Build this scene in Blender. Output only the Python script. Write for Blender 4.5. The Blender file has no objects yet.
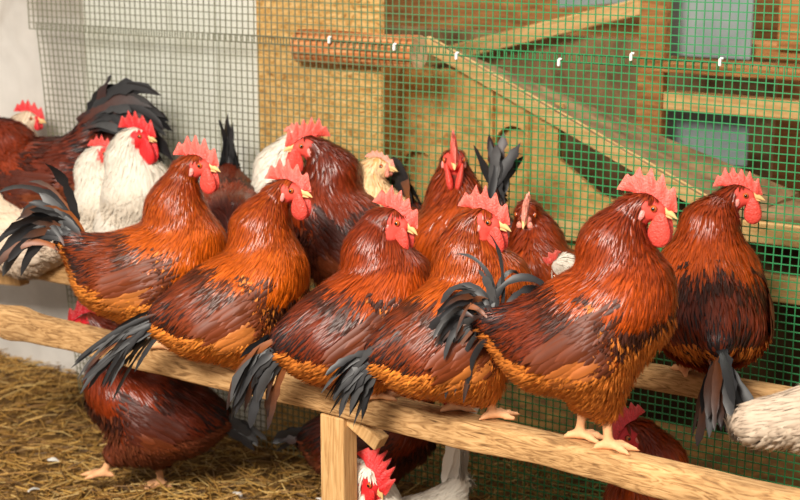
import bpy, bmesh, math, random
import numpy as np
from mathutils import Vector, Matrix, noise as mnoise

# ---------------------------------------------------------------- camera, world, light
scene = bpy.context.scene
COL = scene.collection
FOCAL_PX = 1493.0
cam_d = bpy.data.cameras.new('camera')
cam_d.sensor_width = 36.0
cam_d.lens = FOCAL_PX / 800.0 * 36.0
cam_d.clip_start = 0.05
cam_d.dof.use_dof = True
cam_d.dof.focus_distance = 2.95
cam_d.dof.aperture_fstop = 4.5
cam = bpy.data.objects.new('camera', cam_d)
cam.location = (1.5987, -2.4755, 1.49)
cam.rotation_euler = (math.radians(90 - 13.2), 0, math.radians(32))
COL.objects.link(cam)
scene.camera = cam

world = bpy.data.worlds.new('world')
scene.world = world
world.use_nodes = True
bgn = world.node_tree.nodes['Background']
bgn.inputs[0].default_value = (1.0, 0.93, 0.84, 1)
bgn.inputs[1].default_value = 0.34

def area(name, loc, target, size, size_y, energy, color):
    d = bpy.data.lights.new(name, 'AREA')
    d.shape = 'RECTANGLE'; d.size = size; d.size_y = size_y
    d.energy = energy; d.color = color
    o = bpy.data.objects.new(name, d)
    o.location = loc
    o.rotation_euler = (Vector(target) - Vector(loc)).to_track_quat('-Z', 'Y').to_euler()
    COL.objects.link(o)
area('key_light', (0.55, -2.9, 2.65), (-0.2, 0.3, 0.55), 1.1, 0.8, 175, (1.0, 0.93, 0.83))  # unseen key lamp, set low for frontal, flash-like light
area('rear_fill', (0.6, 2.2, 3.4), (0.2, 1.0, 0.4), 2.0, 1.2, 55, (1.0, 0.95, 0.86))  # unseen overhead fill, added to brighten the timber behind the net

scene.view_settings.view_transform = 'Standard'
scene.view_settings.look = 'None'
scene.view_settings.exposure = 0.55
scene.view_settings.gamma = 1.0
scene.view_settings.use_curve_mapping = False

rng = np.random.default_rng(7)
random.seed(7)

# ---------------------------------------------------------------- helpers
def lin(r, g, b):
    f = lambda c: (c / 255 / 12.92) if c <= 10 else ((c / 255 + 0.055) / 1.055) ** 2.4
    return np.array([f(r), f(g), f(b)])

def link(o, parent=None, label=None, cat=None, group=None, kind=None):
    COL.objects.link(o)
    if parent is not None: o.parent = parent
    if label: o['label'] = label
    if cat: o['category'] = cat
    if group: o['group'] = group
    if kind: o['kind'] = kind
    return o

def empty(name, loc, rz=0, **k):
    o = bpy.data.objects.new(name, None)
    o.empty_display_size = 0.05
    o.location = loc; o.rotation_euler = (0, 0, rz)
    return link(o, **k)

def np_mesh(name, verts, faces, mat, col=None, smooth=True, normals=None, gloss=None):
    """verts (N,3), faces (M,3|4) arrays -> mesh"""
    verts = np.asarray(verts, np.float32); faces = np.asarray(faces, np.int32)
    me = bpy.data.meshes.new(name)
    nv, nf, k = len(verts), len(faces), faces.shape[1]
    me.vertices.add(nv); me.vertices.foreach_set('co', verts.ravel())
    me.loops.add(nf * k); me.loops.foreach_set('vertex_index', faces.ravel())
    me.polygons.add(nf)
    me.polygons.foreach_set('loop_start', np.arange(nf, dtype=np.int32) * k)
    me.polygons.foreach_set('use_smooth', np.full(nf, smooth, bool))
    if col is not None:
        a = me.attributes.new('Col', 'FLOAT_COLOR', 'POINT')
        c = np.ones((nv, 4), np.float32); c[:, :3] = col
        if gloss is not None: c[:, 3] = gloss
        a.data.foreach_set('color', c.ravel())
    me.update(calc_edges=True)
    me.materials.append(mat)
    if normals is not None: me.normals_split_custom_set_from_vertices(normals.astype(np.float32))
    return me

def mesh_obj(name, me, parent=None, **k):
    return link(bpy.data.objects.new(name, me), parent, **k)

def norm(v): return v / np.maximum(np.linalg.norm(v, axis=-1, keepdims=True), 1e-9)

# ---------------------------------------------------------------- materials
def new_mat(name):
    m = bpy.data.materials.new(name); m.use_nodes = True
    nt = m.node_tree
    return m, nt, nt.nodes['Principled BSDF']

def nd(nt, t, **k):
    n = nt.nodes.new(t)
    for a, b in k.items(): setattr(n, a, b)
    return n

def attr_mat(name, rough, spec=0.5, noise_amt=0.15, nscale=120, bump=0.0, sss=0.0, sheen=0.0, gloss=False):
    m, nt, b = new_mat(name)
    at = nd(nt, 'ShaderNodeAttribute', attribute_name='Col')
    tc = nd(nt, 'ShaderNodeTexCoord')
    nz = nd(nt, 'ShaderNodeTexNoise'); nz.inputs['Scale'].default_value = nscale
    nz.inputs['Detail'].default_value = 3
    nt.links.new(tc.outputs['Object'], nz.inputs['Vector'])
    mr = nd(nt, 'ShaderNodeMapRange')
    mr.inputs[3].default_value = 1 - noise_amt; mr.inputs[4].default_value = 1 + noise_amt
    nt.links.new(nz.outputs['Fac'], mr.inputs[0])
    mx = nd(nt, 'ShaderNodeVectorMath', operation='SCALE')
    nt.links.new(at.outputs['Color'], mx.inputs[0]); nt.links.new(mr.outputs[0], mx.inputs['Scale'])
    nt.links.new(mx.outputs[0], b.inputs['Base Color'])
    b.inputs['Roughness'].default_value = rough
    if gloss:
        gr = nd(nt, 'ShaderNodeMapRange'); gr.inputs[3].default_value = 0.68; gr.inputs[4].default_value = rough
        nt.links.new(at.outputs['Alpha'], gr.inputs[0]); nt.links.new(gr.outputs[0], b.inputs['Roughness'])
    b.inputs['Specular IOR Level'].default_value = spec
    if sss:
        b.inputs['Subsurface Weight'].default_value = sss
        b.inputs['Subsurface Radius'].default_value = (0.006, 0.002, 0.001)
        b.inputs['Subsurface Scale'].default_value = 1.0
    if sheen: b.inputs['Sheen Weight'].default_value = sheen
    if bump:
        bp = nd(nt, 'ShaderNodeBump'); bp.inputs['Strength'].default_value = bump
        bp.inputs['Distance'].default_value = 0.004
        nt.links.new(nz.outputs['Fac'], bp.inputs['Height']); nt.links.new(bp.outputs[0], b.inputs['Normal'])
    return m

M_FEATHER = attr_mat('feather', 0.32, 0.36, 0.20, 34, gloss=True)
M_WHITE_F = attr_mat('white_feather', 0.7, 0.25, 0.05, 60)
M_TAIL = attr_mat('tail_feather', 0.46, 0.4, 0.25, 90)
M_BODY = attr_mat('body_skin', 0.6, 0.3, 0.12, 150, 0.25)
M_COMB = attr_mat('comb_skin', 0.42, 0.45, 0.3, 230, 0.7, 0.2)
M_HORN = attr_mat('horn', 0.4, 0.4, 0.12, 150)
M_EYE = attr_mat('eye', 0.08, 0.8, 0.0)

def ramp_mat(name, stops, scale, stretch=(1, 1, 1), rough=0.75, bump=0.3, bdist=0.004, detail=6, distort=0.0, spec=0.25, fine=None):
    """stops: list (pos, rgb lin). noise in object coordinates stretched."""
    m, nt, b = new_mat(name)
    tc = nd(nt, 'ShaderNodeTexCoord'); mp = nd(nt, 'ShaderNodeMapping')
    mp.inputs['Scale'].default_value = stretch
    nt.links.new(tc.outputs['Object'], mp.inputs['Vector'])
    nz = nd(nt, 'ShaderNodeTexNoise'); nz.inputs['Scale'].default_value = scale
    nz.inputs['Detail'].default_value = detail; nz.inputs['Distortion'].default_value = distort
    nt.links.new(mp.outputs[0], nz.inputs['Vector'])
    cr = nd(nt, 'ShaderNodeValToRGB')
    el = cr.color_ramp.elements
    while len(el) < len(stops): el.new(0.5)
    for e, (p, c) in zip(el, stops): e.position = p; e.color = (*c, 1)
    nt.links.new(nz.outputs['Fac'], cr.inputs['Fac'])
    out = cr.outputs['Color']
    if fine:
        n2 = nd(nt, 'ShaderNodeTexNoise'); n2.inputs['Scale'].default_value = fine[0]; n2.inputs['Detail'].default_value = 4
        nt.links.new(tc.outputs['Object'], n2.inputs['Vector'])
        mr = nd(nt, 'ShaderNodeMapRange'); mr.inputs[1].default_value = 0.3; mr.inputs[2].default_value = 0.7
        mr.inputs[3].default_value = 1 - fine[1]; mr.inputs[4].default_value = 1 + fine[1]
        nt.links.new(n2.outputs['Fac'], mr.inputs[0])
        sc = nd(nt, 'ShaderNodeVectorMath', operation='SCALE')
        nt.links.new(out, sc.inputs[0]); nt.links.new(mr.outputs[0], sc.inputs['Scale'])
        out = sc.outputs[0]
    nt.links.new(out, b.inputs['Base Color'])
    b.inputs['Roughness'].default_value = rough
    b.inputs['Specular IOR Level'].default_value = spec
    if bump:
        bp = nd(nt, 'ShaderNodeBump'); bp.inputs['Strength'].default_value = bump
        bp.inputs['Distance'].default_value = bdist
        nt.links.new(nz.outputs['Fac'], bp.inputs['Height']); nt.links.new(bp.outputs[0], b.inputs['Normal'])
    return m

M_PERCH = ramp_mat('perch_wood', [(0.25, lin(96, 68, 40)), (0.42, lin(160, 120, 76)), (0.55, lin(192, 150, 100)), (0.75, lin(208, 168, 118))], 7, (1.6, 7, 10), 0.8, 0.4, 0.003, 6, 3.0, fine=(5, 0.2))
M_POST = ramp_mat('post_wood', [(0.3, lin(168, 124, 76)), (0.5, lin(200, 156, 102)), (0.75, lin(218, 178, 124))], 9, (14, 14, 1.2), 0.75, 0.25, 0.002, 5, 1.0)
M_PALEWOOD = ramp_mat('pale_plank', [(0.3, lin(176, 136, 84)), (0.5, lin(206, 166, 108)), (0.75, lin(222, 184, 128))], 7, (1.2, 12, 12), 0.8, 0.25, 0.002, 5, 0.8)
M_BROWNWOOD = ramp_mat('brown_plank', [(0.3, lin(120, 78, 42)), (0.5, lin(160, 110, 62)), (0.75, lin(188, 138, 84))], 7, (1.2, 12, 12), 0.8, 0.25, 0.002, 5, 0.8)
M_LOG = ramp_mat('log_wood', [(0.3, lin(150, 84, 44)), (0.5, lin(188, 116, 66)), (0.62, lin(206, 148, 98)), (0.8, lin(190, 150, 112))], 12, (0.7, 10, 10), 0.7, 0.35, 0.003, 5, 0.6)
M_LOGEND = ramp_mat('log_end', [(0.3, lin(196, 150, 106)), (0.7, lin(222, 186, 146))], 30, (1, 1, 1), 0.8, 0.2)
M_OSB = ramp_mat('osb_board', [(0.28, lin(150, 104, 52)), (0.42, lin(196, 150, 84)), (0.55, lin(214, 172, 106)), (0.75, lin(230, 194, 136))], 22, (1, 1, 2.4), 0.75, 0.2, 0.002, 4, 2.2, fine=(4, 0.1))
M_OSB2 = ramp_mat('dusty_board', [(0.28, lin(156, 114, 62)), (0.45, lin(196, 152, 90)), (0.7, lin(214, 174, 112))], 16, (1, 1, 2), 0.8, 0.2, 0.002, 4, 1.4, fine=(6, 0.14))
M_DUST = ramp_mat('dusty_earth', [(0.25, lin(92, 72, 50)), (0.5, lin(132, 106, 74)), (0.75, lin(162, 132, 94))], 14, (1, 1, 1), 0.95, 0.4, 0.01, 6, 0.4)
M_BLUE = ramp_mat('pale_blue_panel', [(0.3, lin(118, 132, 134)), (0.7, lin(148, 158, 156))], 6, (1, 1, 1), 0.7, 0.05)
M_PLASTER = ramp_mat('white_plaster', [(0.25, lin(170, 160, 148)), (0.42, lin(196, 190, 182)), (0.62, lin(210, 205, 198)), (0.8, lin(222, 217, 210))], 4, (1, 1, 1), 0.9, 0.3, 0.01, 6, 0.6, fine=(14, 0.05))
M_WHITEPANEL = ramp_mat('white_panel', [(0.25, lin(206, 204, 190)), (0.5, lin(228, 228, 218)), (0.8, lin(238, 238, 232))], 3, (1, 1, 2), 0.7, 0.05, 0.003, 4, 0.5)
M_GAP_SHADE = ramp_mat('gap_shade', [(0.3, lin(50, 36, 22)), (0.7, lin(84, 62, 36))], 12, (1, 1, 1), 0.95, 0.3)  # dark brown standing in for the shade inside the nesting box
M_FLOOR = ramp_mat('litter_floor', [(0.3, lin(78, 56, 30)), (0.55, lin(120, 88, 44)), (0.8, lin(156, 116, 58))], 18, (1, 1, 1), 0.95, 0.5, 0.01, 6)
M_STRAW = attr_mat('straw', 0.55, 0.35, 0.12, 40)
M_TIE = attr_mat('tie', 0.5, 0.4, 0.0)

def net_mat():
    m, nt, b = new_mat('green_net')
    tc = nd(nt, 'ShaderNodeTexCoord'); sx = nd(nt, 'ShaderNodeSeparateXYZ')
    nt.links.new(tc.outputs['Object'], sx.inputs[0])
    mr = nd(nt, 'ShaderNodeMapRange'); mr.inputs[1].default_value = -0.75; mr.inputs[2].default_value = 0.0
    nt.links.new(sx.outputs['X'], mr.inputs[0])
    cr = nd(nt, 'ShaderNodeValToRGB')
    cr.color_ramp.elements[0].color = (*lin(112, 112, 88), 1)
    cr.color_ramp.elements[1].color = (*lin(44, 132, 78), 1)
    nt.links.new(mr.outputs[0], cr.inputs['Fac']); nt.links.new(cr.outputs['Color'], b.inputs['Base Color'])
    b.inputs['Roughness'].default_value = 0.38
    b.inputs['Specular IOR Level'].default_value = 0.5
    return m
M_NET = net_mat()

# ---------------------------------------------------------------- simple solids
def box_bm(bm, c, s, rot=None, bevel=0.0):
    r = bmesh.ops.create_cube(bm, size=1.0)
    vs = r['verts']
    bmesh.ops.scale(bm, vec=s, verts=vs)
    if bevel:
        es = list({e for v in vs for e in v.link_edges})
        r2 = bmesh.ops.bevel(bm, geom=es, offset=bevel, segments=2, affect='EDGES', profile=0.5)
        vs = list({v for f in r2['faces'] for v in f.verts} | {v for v in vs if v.is_valid})
    if rot is not None: bmesh.ops.rotate(bm, cent=(0, 0, 0), matrix=rot, verts=vs)
    bmesh.ops.translate(bm, vec=c, verts=vs)

def box(name, c, s, mat, parent=None, ry=0.0, rz=0.0, rx=0.0, bevel=0.004, **k):
    bm = bmesh.new()
    box_bm(bm, (0, 0, 0), s, None, bevel)
    me = bpy.data.meshes.new(name); bm.to_mesh(me); bm.free()
    me.materials.append(mat)
    o = bpy.data.objects.new(name, me)
    o.location = c; o.rotation_euler = (rx, ry, rz)
    return link(o, parent, **k)

def rough_beam(name, L, w, h, mat, parent=None, seed=0, amp=0.004, n=70, rx=0.35, knob=None, **k):
    """rounded rough-sawn rail along local X, centred, top at z=0"""
    m = 20
    a = np.arange(m) / m * 2 * math.pi
    e = 0.34
    cy = np.sign(np.cos(a)) * np.abs(np.cos(a)) ** e * w / 2
    cz = np.sign(np.sin(a)) * np.abs(np.sin(a)) ** e * h / 2 - h / 2
    xs = np.linspace(-L / 2, L / 2, n)
    V = np.zeros((n, m, 3))
    for i, x in enumerate(xs):
        for j in range(m):
            q = Vector((x * 3.1 + seed, cy[j] * 22, cz[j] * 22))
            d = mnoise.noise(q) * amp + mnoise.noise(q * 3.0) * amp * 0.4
            s = 1.0
            if knob is not None:
                s += knob[1] * math.exp(-((x - knob[0]) / knob[2]) ** 2)
            V[i, j] = (x, cy[j] * s * (1 + d / w * 2), (cz[j] + h / 2) * s * (1 + (d if cz[j] < -0.2 * h else d * 0.3) / h * 2) - h / 2)
    I = np.arange(n - 1)[:, None] * m; J = np.arange(m)[None]
    Fq = np.stack([I + J, I + (J + 1) % m, I + m + (J + 1) % m, I + m + J], -1).reshape(-1, 4)[:, ::-1]
    caps = []
    Vc = np.concatenate([V.reshape(-1, 3), [[-L / 2, 0, -h / 2], [L / 2, 0, -h / 2]]])
    for j in range(m):
        caps.append((n * m, (j + 1) % m, j, j)); caps.append((n * m + 1, (n - 1) * m + j, (n - 1) * m + (j + 1) % m, (n - 1) * m + (j + 1) % m))
    bm = bmesh.new()
    bv = [bm.verts.new(v) for v in Vc]
    for f in Fq: bm.faces.new([bv[i] for i in f])
    for f in caps: bm.faces.new([bv[i] for i in f[:3]])
    bmesh.ops.recalc_face_normals(bm, faces=bm.faces)
    me = bpy.data.meshes.new(name); bm.to_mesh(me); bm.free()
    me.polygons.foreach_set('use_smooth', np.ones(len(me.polygons), bool))
    me.materials.append(mat)
    return link(bpy.data.objects.new(name, me), parent, **k)

# ---------------------------------------------------------------- setting: floor and walls
def make_floor():
    nx, ny = 90, 70
    xs = np.linspace(-3.2, 2.6, nx); ys = np.linspace(-1.6, 2.6, ny)
    V = np.zeros((nx, ny, 3))
    for i, x in enumerate(xs):
        for j, y in enumerate(ys):
            z = 0.02 * mnoise.noise(Vector((x * 2.3, y * 2.3, 0))) + 0.01 * mnoise.noise(Vector((x * 7, y * 7, 3)))
            z += 0.07 * max(0, min(1, (-1.15 - x) / 0.5)) * max(0, min(1, (y - 0.1) / 0.4))
            V[i, j] = (x, y, z)
    I = np.arange(nx - 1)[:, None] * ny; J = np.arange(ny - 1)[None]
    Fq = np.stack([I + J, I + ny + J, I + ny + J + 1, I + J + 1], -1).reshape(-1, 4)
    mesh_obj('floor', np_mesh('floor', V.reshape(-1, 3), Fq, M_FLOOR), kind='structure')
def floor_z(x, y):
    z = 0.02 * mnoise.noise(Vector((x * 2.3, y * 2.3, 0))) + 0.01 * mnoise.noise(Vector((x * 7, y * 7, 3)))
    return z + 0.07 * max(0, min(1, (-1.15 - x) / 0.5)) * max(0, min(1, (y - 0.1) / 0.4))
make_floor()

def straw_litter():
    n = 17000
    pos = np.stack([rng.uniform(-2.0, 1.0, n), rng.uniform(-0.75, 1.0, n)], 1)
    ang = rng.uniform(0, 2 * math.pi, n); L = rng.uniform(0.03, 0.15, n) * rng.uniform(0.6, 1.1, n)
    w = rng.uniform(0.0009, 0.0021, n)
    bend = rng.normal(0, 0.25, n); tilt = rng.normal(0.0, 0.16, n)
    z0 = np.array([floor_z(x, y) for x, y in pos]) + rng.uniform(0.002, 0.022, n)
    S = 3
    s = np.linspace(-0.5, 0.5, S)
    th = ang[:, None] + bend[:, None] * s[None] * 2
    d = np.stack([np.cos(th), np.sin(th)], -1) * (s[None, :, None] * L[:, None, None])
    ctr = np.zeros((n, S, 3))
    ctr[..., :2] = pos[:, None] + d
    ctr[..., 2] = z0[:, None] + tilt[:, None] * s[None] * L[:, None]
    side = np.stack([-np.sin(ang), np.cos(ang), np.zeros(n)], -1)
    V = np.zeros((n, S, 3, 3))
    for k, (a, b) in enumerate([(-1, -0.3), (1, -0.3), (0, 0.9)]):
        V[:, :, k] = ctr + side[:, None] * (a * w)[:, None, None]
        V[:, :, k, 2] += (b * w)[:, None]
    base = (np.arange(n) * S * 3)[:, None, None]
    I = (np.arange(S - 1) * 3)[None, :, None]; K = np.arange(3)[None, None]
    Fq = np.stack([base + I + K, base + I + (K + 1) % 3, base + I + 3 + (K + 1) % 3, base + I + 3 + K], -1).reshape(-1, 4)
    pal = np.array([lin(206, 160, 82), lin(186, 138, 64), lin(150, 106, 48), lin(110, 78, 38), lin(226, 188, 116)])
    c = pal[rng.choice(5, n, p=[0.28, 0.3, 0.2, 0.12, 0.1])] * rng.uniform(0.5, 0.9, n)[:, None]
    colr = np.repeat(c, S * 3, 0)
    me = np_mesh('straw_litter', V.reshape(-1, 3), Fq, M_STRAW, colr, smooth=False)
    mesh_obj('straw_litter', me, label='loose golden straw litter strewn over the coop floor', cat='straw', kind='stuff')
straw_litter()

def down_feathers():
    S = 6; sg = np.linspace(0, 1, S)
    C = np.stack([sg * 0.03, 0.004 * np.sin(sg * 3), 0.006 * np.sin(sg * math.pi)], -1)[None]
    C = np.concatenate([C, C * np.array([0.8, -1.0, 0.7]) + np.array([0, 0.004, 0.001])])
    n = np.zeros_like(C); n[..., 2] = 1
    W = np.repeat((0.008 * np.interp(sg, [0, 0.3, 0.7, 1], [0.3, 1, 0.8, 0.1]))[None], 2, 0)
    T = np.gradient(C, axis=1); T /= np.linalg.norm(T, axis=-1, keepdims=True); Bv = np.cross(n, T)
    V = np.stack([C - Bv * W[..., None], C + n * 0.003, C + Bv * W[..., None]], 2)
    base = (np.arange(2) * S * 3)[:, None, None]; I = (np.arange(S - 1) * 3)[None, :, None]; K = np.arange(2)[None, None]
    Fq = np.stack([base + I + K, base + I + 3 + K, base + I + 3 + K + 1, base + I + K + 1], -1).reshape(-1, 4)
    me = np_mesh('down_feather', V.reshape(-1, 3), Fq, M_WHITE_F, np.tile([0.75, 0.72, 0.66], (len(V.reshape(-1, 3)), 1)))
    for x, y in [(-1.45, 0.10), (-1.28, 0.02), (-1.1, 0.05), (-0.98, -0.06), (-1.36, -0.12), (-0.62, 0.32), (-0.55, 0.12), (-0.74, 0.02), (-0.40, 0.38), (-0.48, 0.22), (-1.2, 0.22), (-0.30, 0.2)]:
        o = bpy.data.objects.new('down_feather', me)
        o.location = (x, y, floor_z(x, y) + 0.022); o.rotation_euler = (rng.normal(0, 0.2), rng.normal(0, 0.2), rng.uniform(0, 6.28))
        link(o, None, 'tiny white down feather lying on the straw', 'feather', 'white down feathers on the straw')
down_feathers()

# rear wall of the pen behind the net: white plaster and panel at left, boards further right
NET_Y = 0.62
wl = box('wall_left', (-2.2, 0.80, 0.85), (1.42, 0.16, 1.9), M_PLASTER, kind='structure', bevel=0.01)
box('plaster_ledge', (-0.18, -0.085, -0.02), (1.05, 0.03, 0.85), M_PLASTER, parent=wl, bevel=0.012)
wb = box('wall_back', (-1.16, 0.80, 0.85), (0.68, 0.10, 1.9), M_WHITEPANEL, kind='structure', bevel=0.003)
for k in range(4):
    box('wall_panel', (-0.255 + 0.165 * k, -0.055, 0.0), (0.161, 0.012, 1.9), M_WHITEPANEL, parent=wb, bevel=0.002)
wr = box('wall_rear', (0.8, 2.35, 0.8), (5.2, 0.1, 2.2), M_BROWNWOOD, kind='structure', bevel=0.004)

# ---------------------------------------------------------------- timber behind the net
box('board', (-0.632, 0.70, 0.72), (0.39, 0.02, 1.45), M_OSB, label='upright yellow chipboard sheet behind the net at the log', cat='board', bevel=0.002)

def make_log():
    L = 0.36; n = 26; m = 22
    V = np.zeros((n, m, 3)); r0 = 0.042
    for i in range(n):
        x = -L / 2 + L * i / (n - 1)
        for j in range(m):
            a = 2 * math.pi * j / m
            r = r0 + 0.004 * mnoise.noise(Vector((x * 5, math.cos(a) * 2, math.sin(a) * 2))) + 0.0025 * mnoise.noise(Vector((x * 2, math.cos(a) * 6, math.sin(a) * 6)))
            V[i, j] = (x, math.cos(a) * r, math.sin(a) * r)
    I = np.arange(n - 1)[:, None] * m; J = np.arange(m)[None]
    Fq = np.stack([I + J, I + (J + 1) % m, I + m + (J + 1) % m, I + m + J], -1).reshape(-1, 4)[:, ::-1]
    root = empty('log', (-0.49, 0.668, 1.125), label='short horizontal brown log tied behind the net', cat='log')
    mesh_obj('log_side', np_mesh('log_side', V.reshape(-1, 3), Fq, M_LOG), root)
    for sgn in (-1, 1):
        e = V[0 if sgn < 0 else -1]
        Ve = np.concatenate([[[sgn * (L / 2 + 0.001), 0, 0]], e])
        Fe = [(0, 1 + j, 1 + (j + 1) % m) for j in range(m)]
        if sgn < 0: Fe = [f[::-1] for f in Fe]
        mesh_obj('log_end', np_mesh('log_end', Ve, Fe, M_LOGEND, smooth=False), root)
make_log()

def slab(name, pts, y0, y1, mat, parent=None, **k):
    """prism: polygon in XZ extruded along Y"""
    bm = bmesh.new()
    a = [bm.verts.new((x, y0, z)) for x, z in pts]; b = [bm.verts.new((x, y1, z)) for x, z in pts]
    bm.faces.new(a); bm.faces.new(b[::-1])
    n = len(pts)
    for i in range(n): bm.faces.new((a[i], b[i], b[(i + 1) % n], a[(i + 1) % n]))
    bmesh.ops.recalc_face_normals(bm, faces=bm.faces)
    me = bpy.data.meshes.new(name); bm.to_mesh(me); bm.free(); me.materials.append(mat)
    return link(bpy.data.objects.new(name, me), parent, **k)

# nesting box with arched openings, sloping batten on its edge and dusty roof board
def nesting_box():
    root = empty('nesting_box', (-0.2, 0.95, 0.0), label='wooden nesting box with two arched openings and a sloping roof', cat='nesting box')
    bm = bmesh.new()
    def top(x): return 1.138 - 0.437 * (x + 0.245)
    x0, x1 = -0.40, 0.135
    holes = [(-0.285, 0.052, 0.735, 0.775), (0.005, 0.052, 0.80, 0.865)]     # centre x, radius, bottom, spring line
    def col(xa, xb, za, zb, ya, yb):
        vs = [bm.verts.new(p) for p in ((xa, 0, ya), (xb, 0, yb), (xb, 0, zb), (xa, 0, za))]
        bm.faces.new(vs)
    xs = sorted(set(np.round(np.concatenate([np.linspace(x0, x1, 9)] + [h[0] + h[1] * np.cos(np.linspace(0, math.pi, 15)) for h in holes]), 5)))
    tp = lambda x: min(1.055, top(x) - 0.012)
    for xa, xb in zip(xs[:-1], xs[1:]):
        mid = (xa + xb) / 2; hit = None
        for h in holes:
            if abs(mid - h[0]) < h[1]: hit = h
        if hit:
            f = lambda x: hit[3] + math.sqrt(max(0, hit[1] ** 2 - (x - hit[0]) ** 2))
            col(xa, xb, tp(xa), tp(xb), f(xa), f(xb)); col(xa, xb, hit[2], hit[2], 0.6, 0.6)
        else:
            col(xa, xb, tp(xa), tp(xb), 0.6, 0.6)
    bmesh.ops.remove_doubles(bm, verts=bm.verts, dist=1e-5)
    bmesh.ops.solidify(bm, geom=bm.faces[:], thickness=0.016)
    bmesh.ops.recalc_face_normals(bm, faces=bm.faces)
    me = bpy.data.meshes.new('front_sheet'); bm.to_mesh(me); bm.free(); me.materials.append(M_OSB2)
    mesh_obj('front_sheet', me, root)
    box('back_sheet', (-0.13, 0.042, 0.78), (0.52, 0.012, 0.40), M_OSB2, root, bevel=0.002)
    slab('batten', [(-0.245, 1.138), (0.64, 0.747), (0.64, 0.712), (-0.245, 1.103)], -0.035, -0.002, M_PALEWOOD, root)
    bm = bmesh.new()
    g = [(-0.245, -0.03, 1.139), (0.64, -0.03, 0.748), (0.69, 0.25, 0.77), (0.23, 0.25, 0.91), (-0.38, 0.25, 1.07)]
    va = [bm.verts.new(p) for p in g]; vb = [bm.verts.new((p[0], p[1], p[2] - 0.02)) for p in g]
    for t in ((0, 1, 3), (1, 2, 3), (0, 3, 4)):
        bm.faces.new([va[k] for k in t]); bm.faces.new([vb[k] for k in t[::-1]])
    for i in range(5): bm.faces.new((va[i], vb[i], vb[(i + 1) % 5], va[(i + 1) % 5]))
    bmesh.ops.recalc_face_normals(bm, faces=bm.faces)
    me = bpy.data.meshes.new('roof_board'); bm.to_mesh(me); bm.free(); me.materials.append(M_DUST)
    mesh_obj('roof_board', me, root)
    slab('lower_sheet', [(0.135, 0.60), (0.52, 0.60), (0.52, 0.70), (0.26, 0.76), (0.135, 0.845)], 0.0, 0.014, M_OSB2, root)
    box('foot_rail', (0.16, -0.03, 0.668), (0.66, 0.03, 0.056), M_PALEWOOD, root, ry=-0.05)
    box('corner_post', (0.30, 0.04, 0.30), (0.045, 0.045, 0.6), M_BROWNWOOD, root)
    box('corner_post', (-0.36, 0.04, 0.30), (0.045, 0.045, 0.6), M_BROWNWOOD, root)
    box('landing_top', (1.0, 0.12, 0.742), (0.7, 0.26, 0.028), M_DUST, root)
    box('edge_plank', (1.0, -0.02, 0.718), (0.76, 0.028, 0.05), M_PALEWOOD, root)
    box('edge_plank', (1.0, -0.02, 0.588), (0.76, 0.028, 0.066), M_PALEWOOD, root)
    box('gap_shade_sheet', (0.78, 0.21, 0.42), (1.2, 0.012, 0.62), M_GAP_SHADE, root, bevel=0.002)  # added sheet: the shade in the gaps is painted as dark colour
    box('corner_post', (1.1, 0.05, 0.36), (0.05, 0.05, 0.72), M_BROWNWOOD, root)
nesting_box()

def rear_rack():
    root = empty('storage_rack', (0.62, 1.30, 0.0), label='tall brown timber rack with pale blue panels behind the net at right', cat='rack')
    box('upright', (-0.575, 0.0, 0.75), (0.075, 0.05, 1.5), M_BROWNWOOD, root)
    box('upright', (0.5, 0.0, 0.75), (0.075, 0.05, 1.5), M_BROWNWOOD, root)
    box('shelf_board', (-0.02, 0.01, 0.965), (1.1, 0.05, 0.048), M_PALEWOOD, root)
    box('shelf_board', (-0.02, 0.05, 1.055), (1.1, 0.16, 0.026), M_BROWNWOOD, root)
    box('blue_panel', (-0.49, 0.14, 1.24), (0.27, 0.015, 0.34), M_BLUE, root)
    box('blue_panel', (-0.48, 0.14, 0.86), (0.26, 0.015, 0.16), M_BLUE, root)
    box('brown_panel', (0.10, 0.16, 1.25), (0.78, 0.02, 0.3), M_BROWNWOOD, root)
    box('back_shelf', (-0.06, 0.24, 1.09), (0.9, 0.12, 0.04), M_BROWNWOOD, root)
rear_rack()

def loose_planks():
    box('plank', (-0.58, 1.78, 1.075), (0.80, 0.06, 0.05), M_PALEWOOD, ry=-0.26, label='long pale plank slanting across the far boards', cat='plank')
    box('board', (-0.55, 1.87, 0.62), (1.5, 0.03, 0.90), M_DUST, label='dusty earth brown board behind the nesting box roof', cat='board')
    box('panel', (-0.36, 1.90, 1.20), (0.36, 0.02, 0.06), M_BLUE, ry=-0.1, label='grey blue strip of panel above the slanting plank', cat='panel')
loose_planks()

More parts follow.
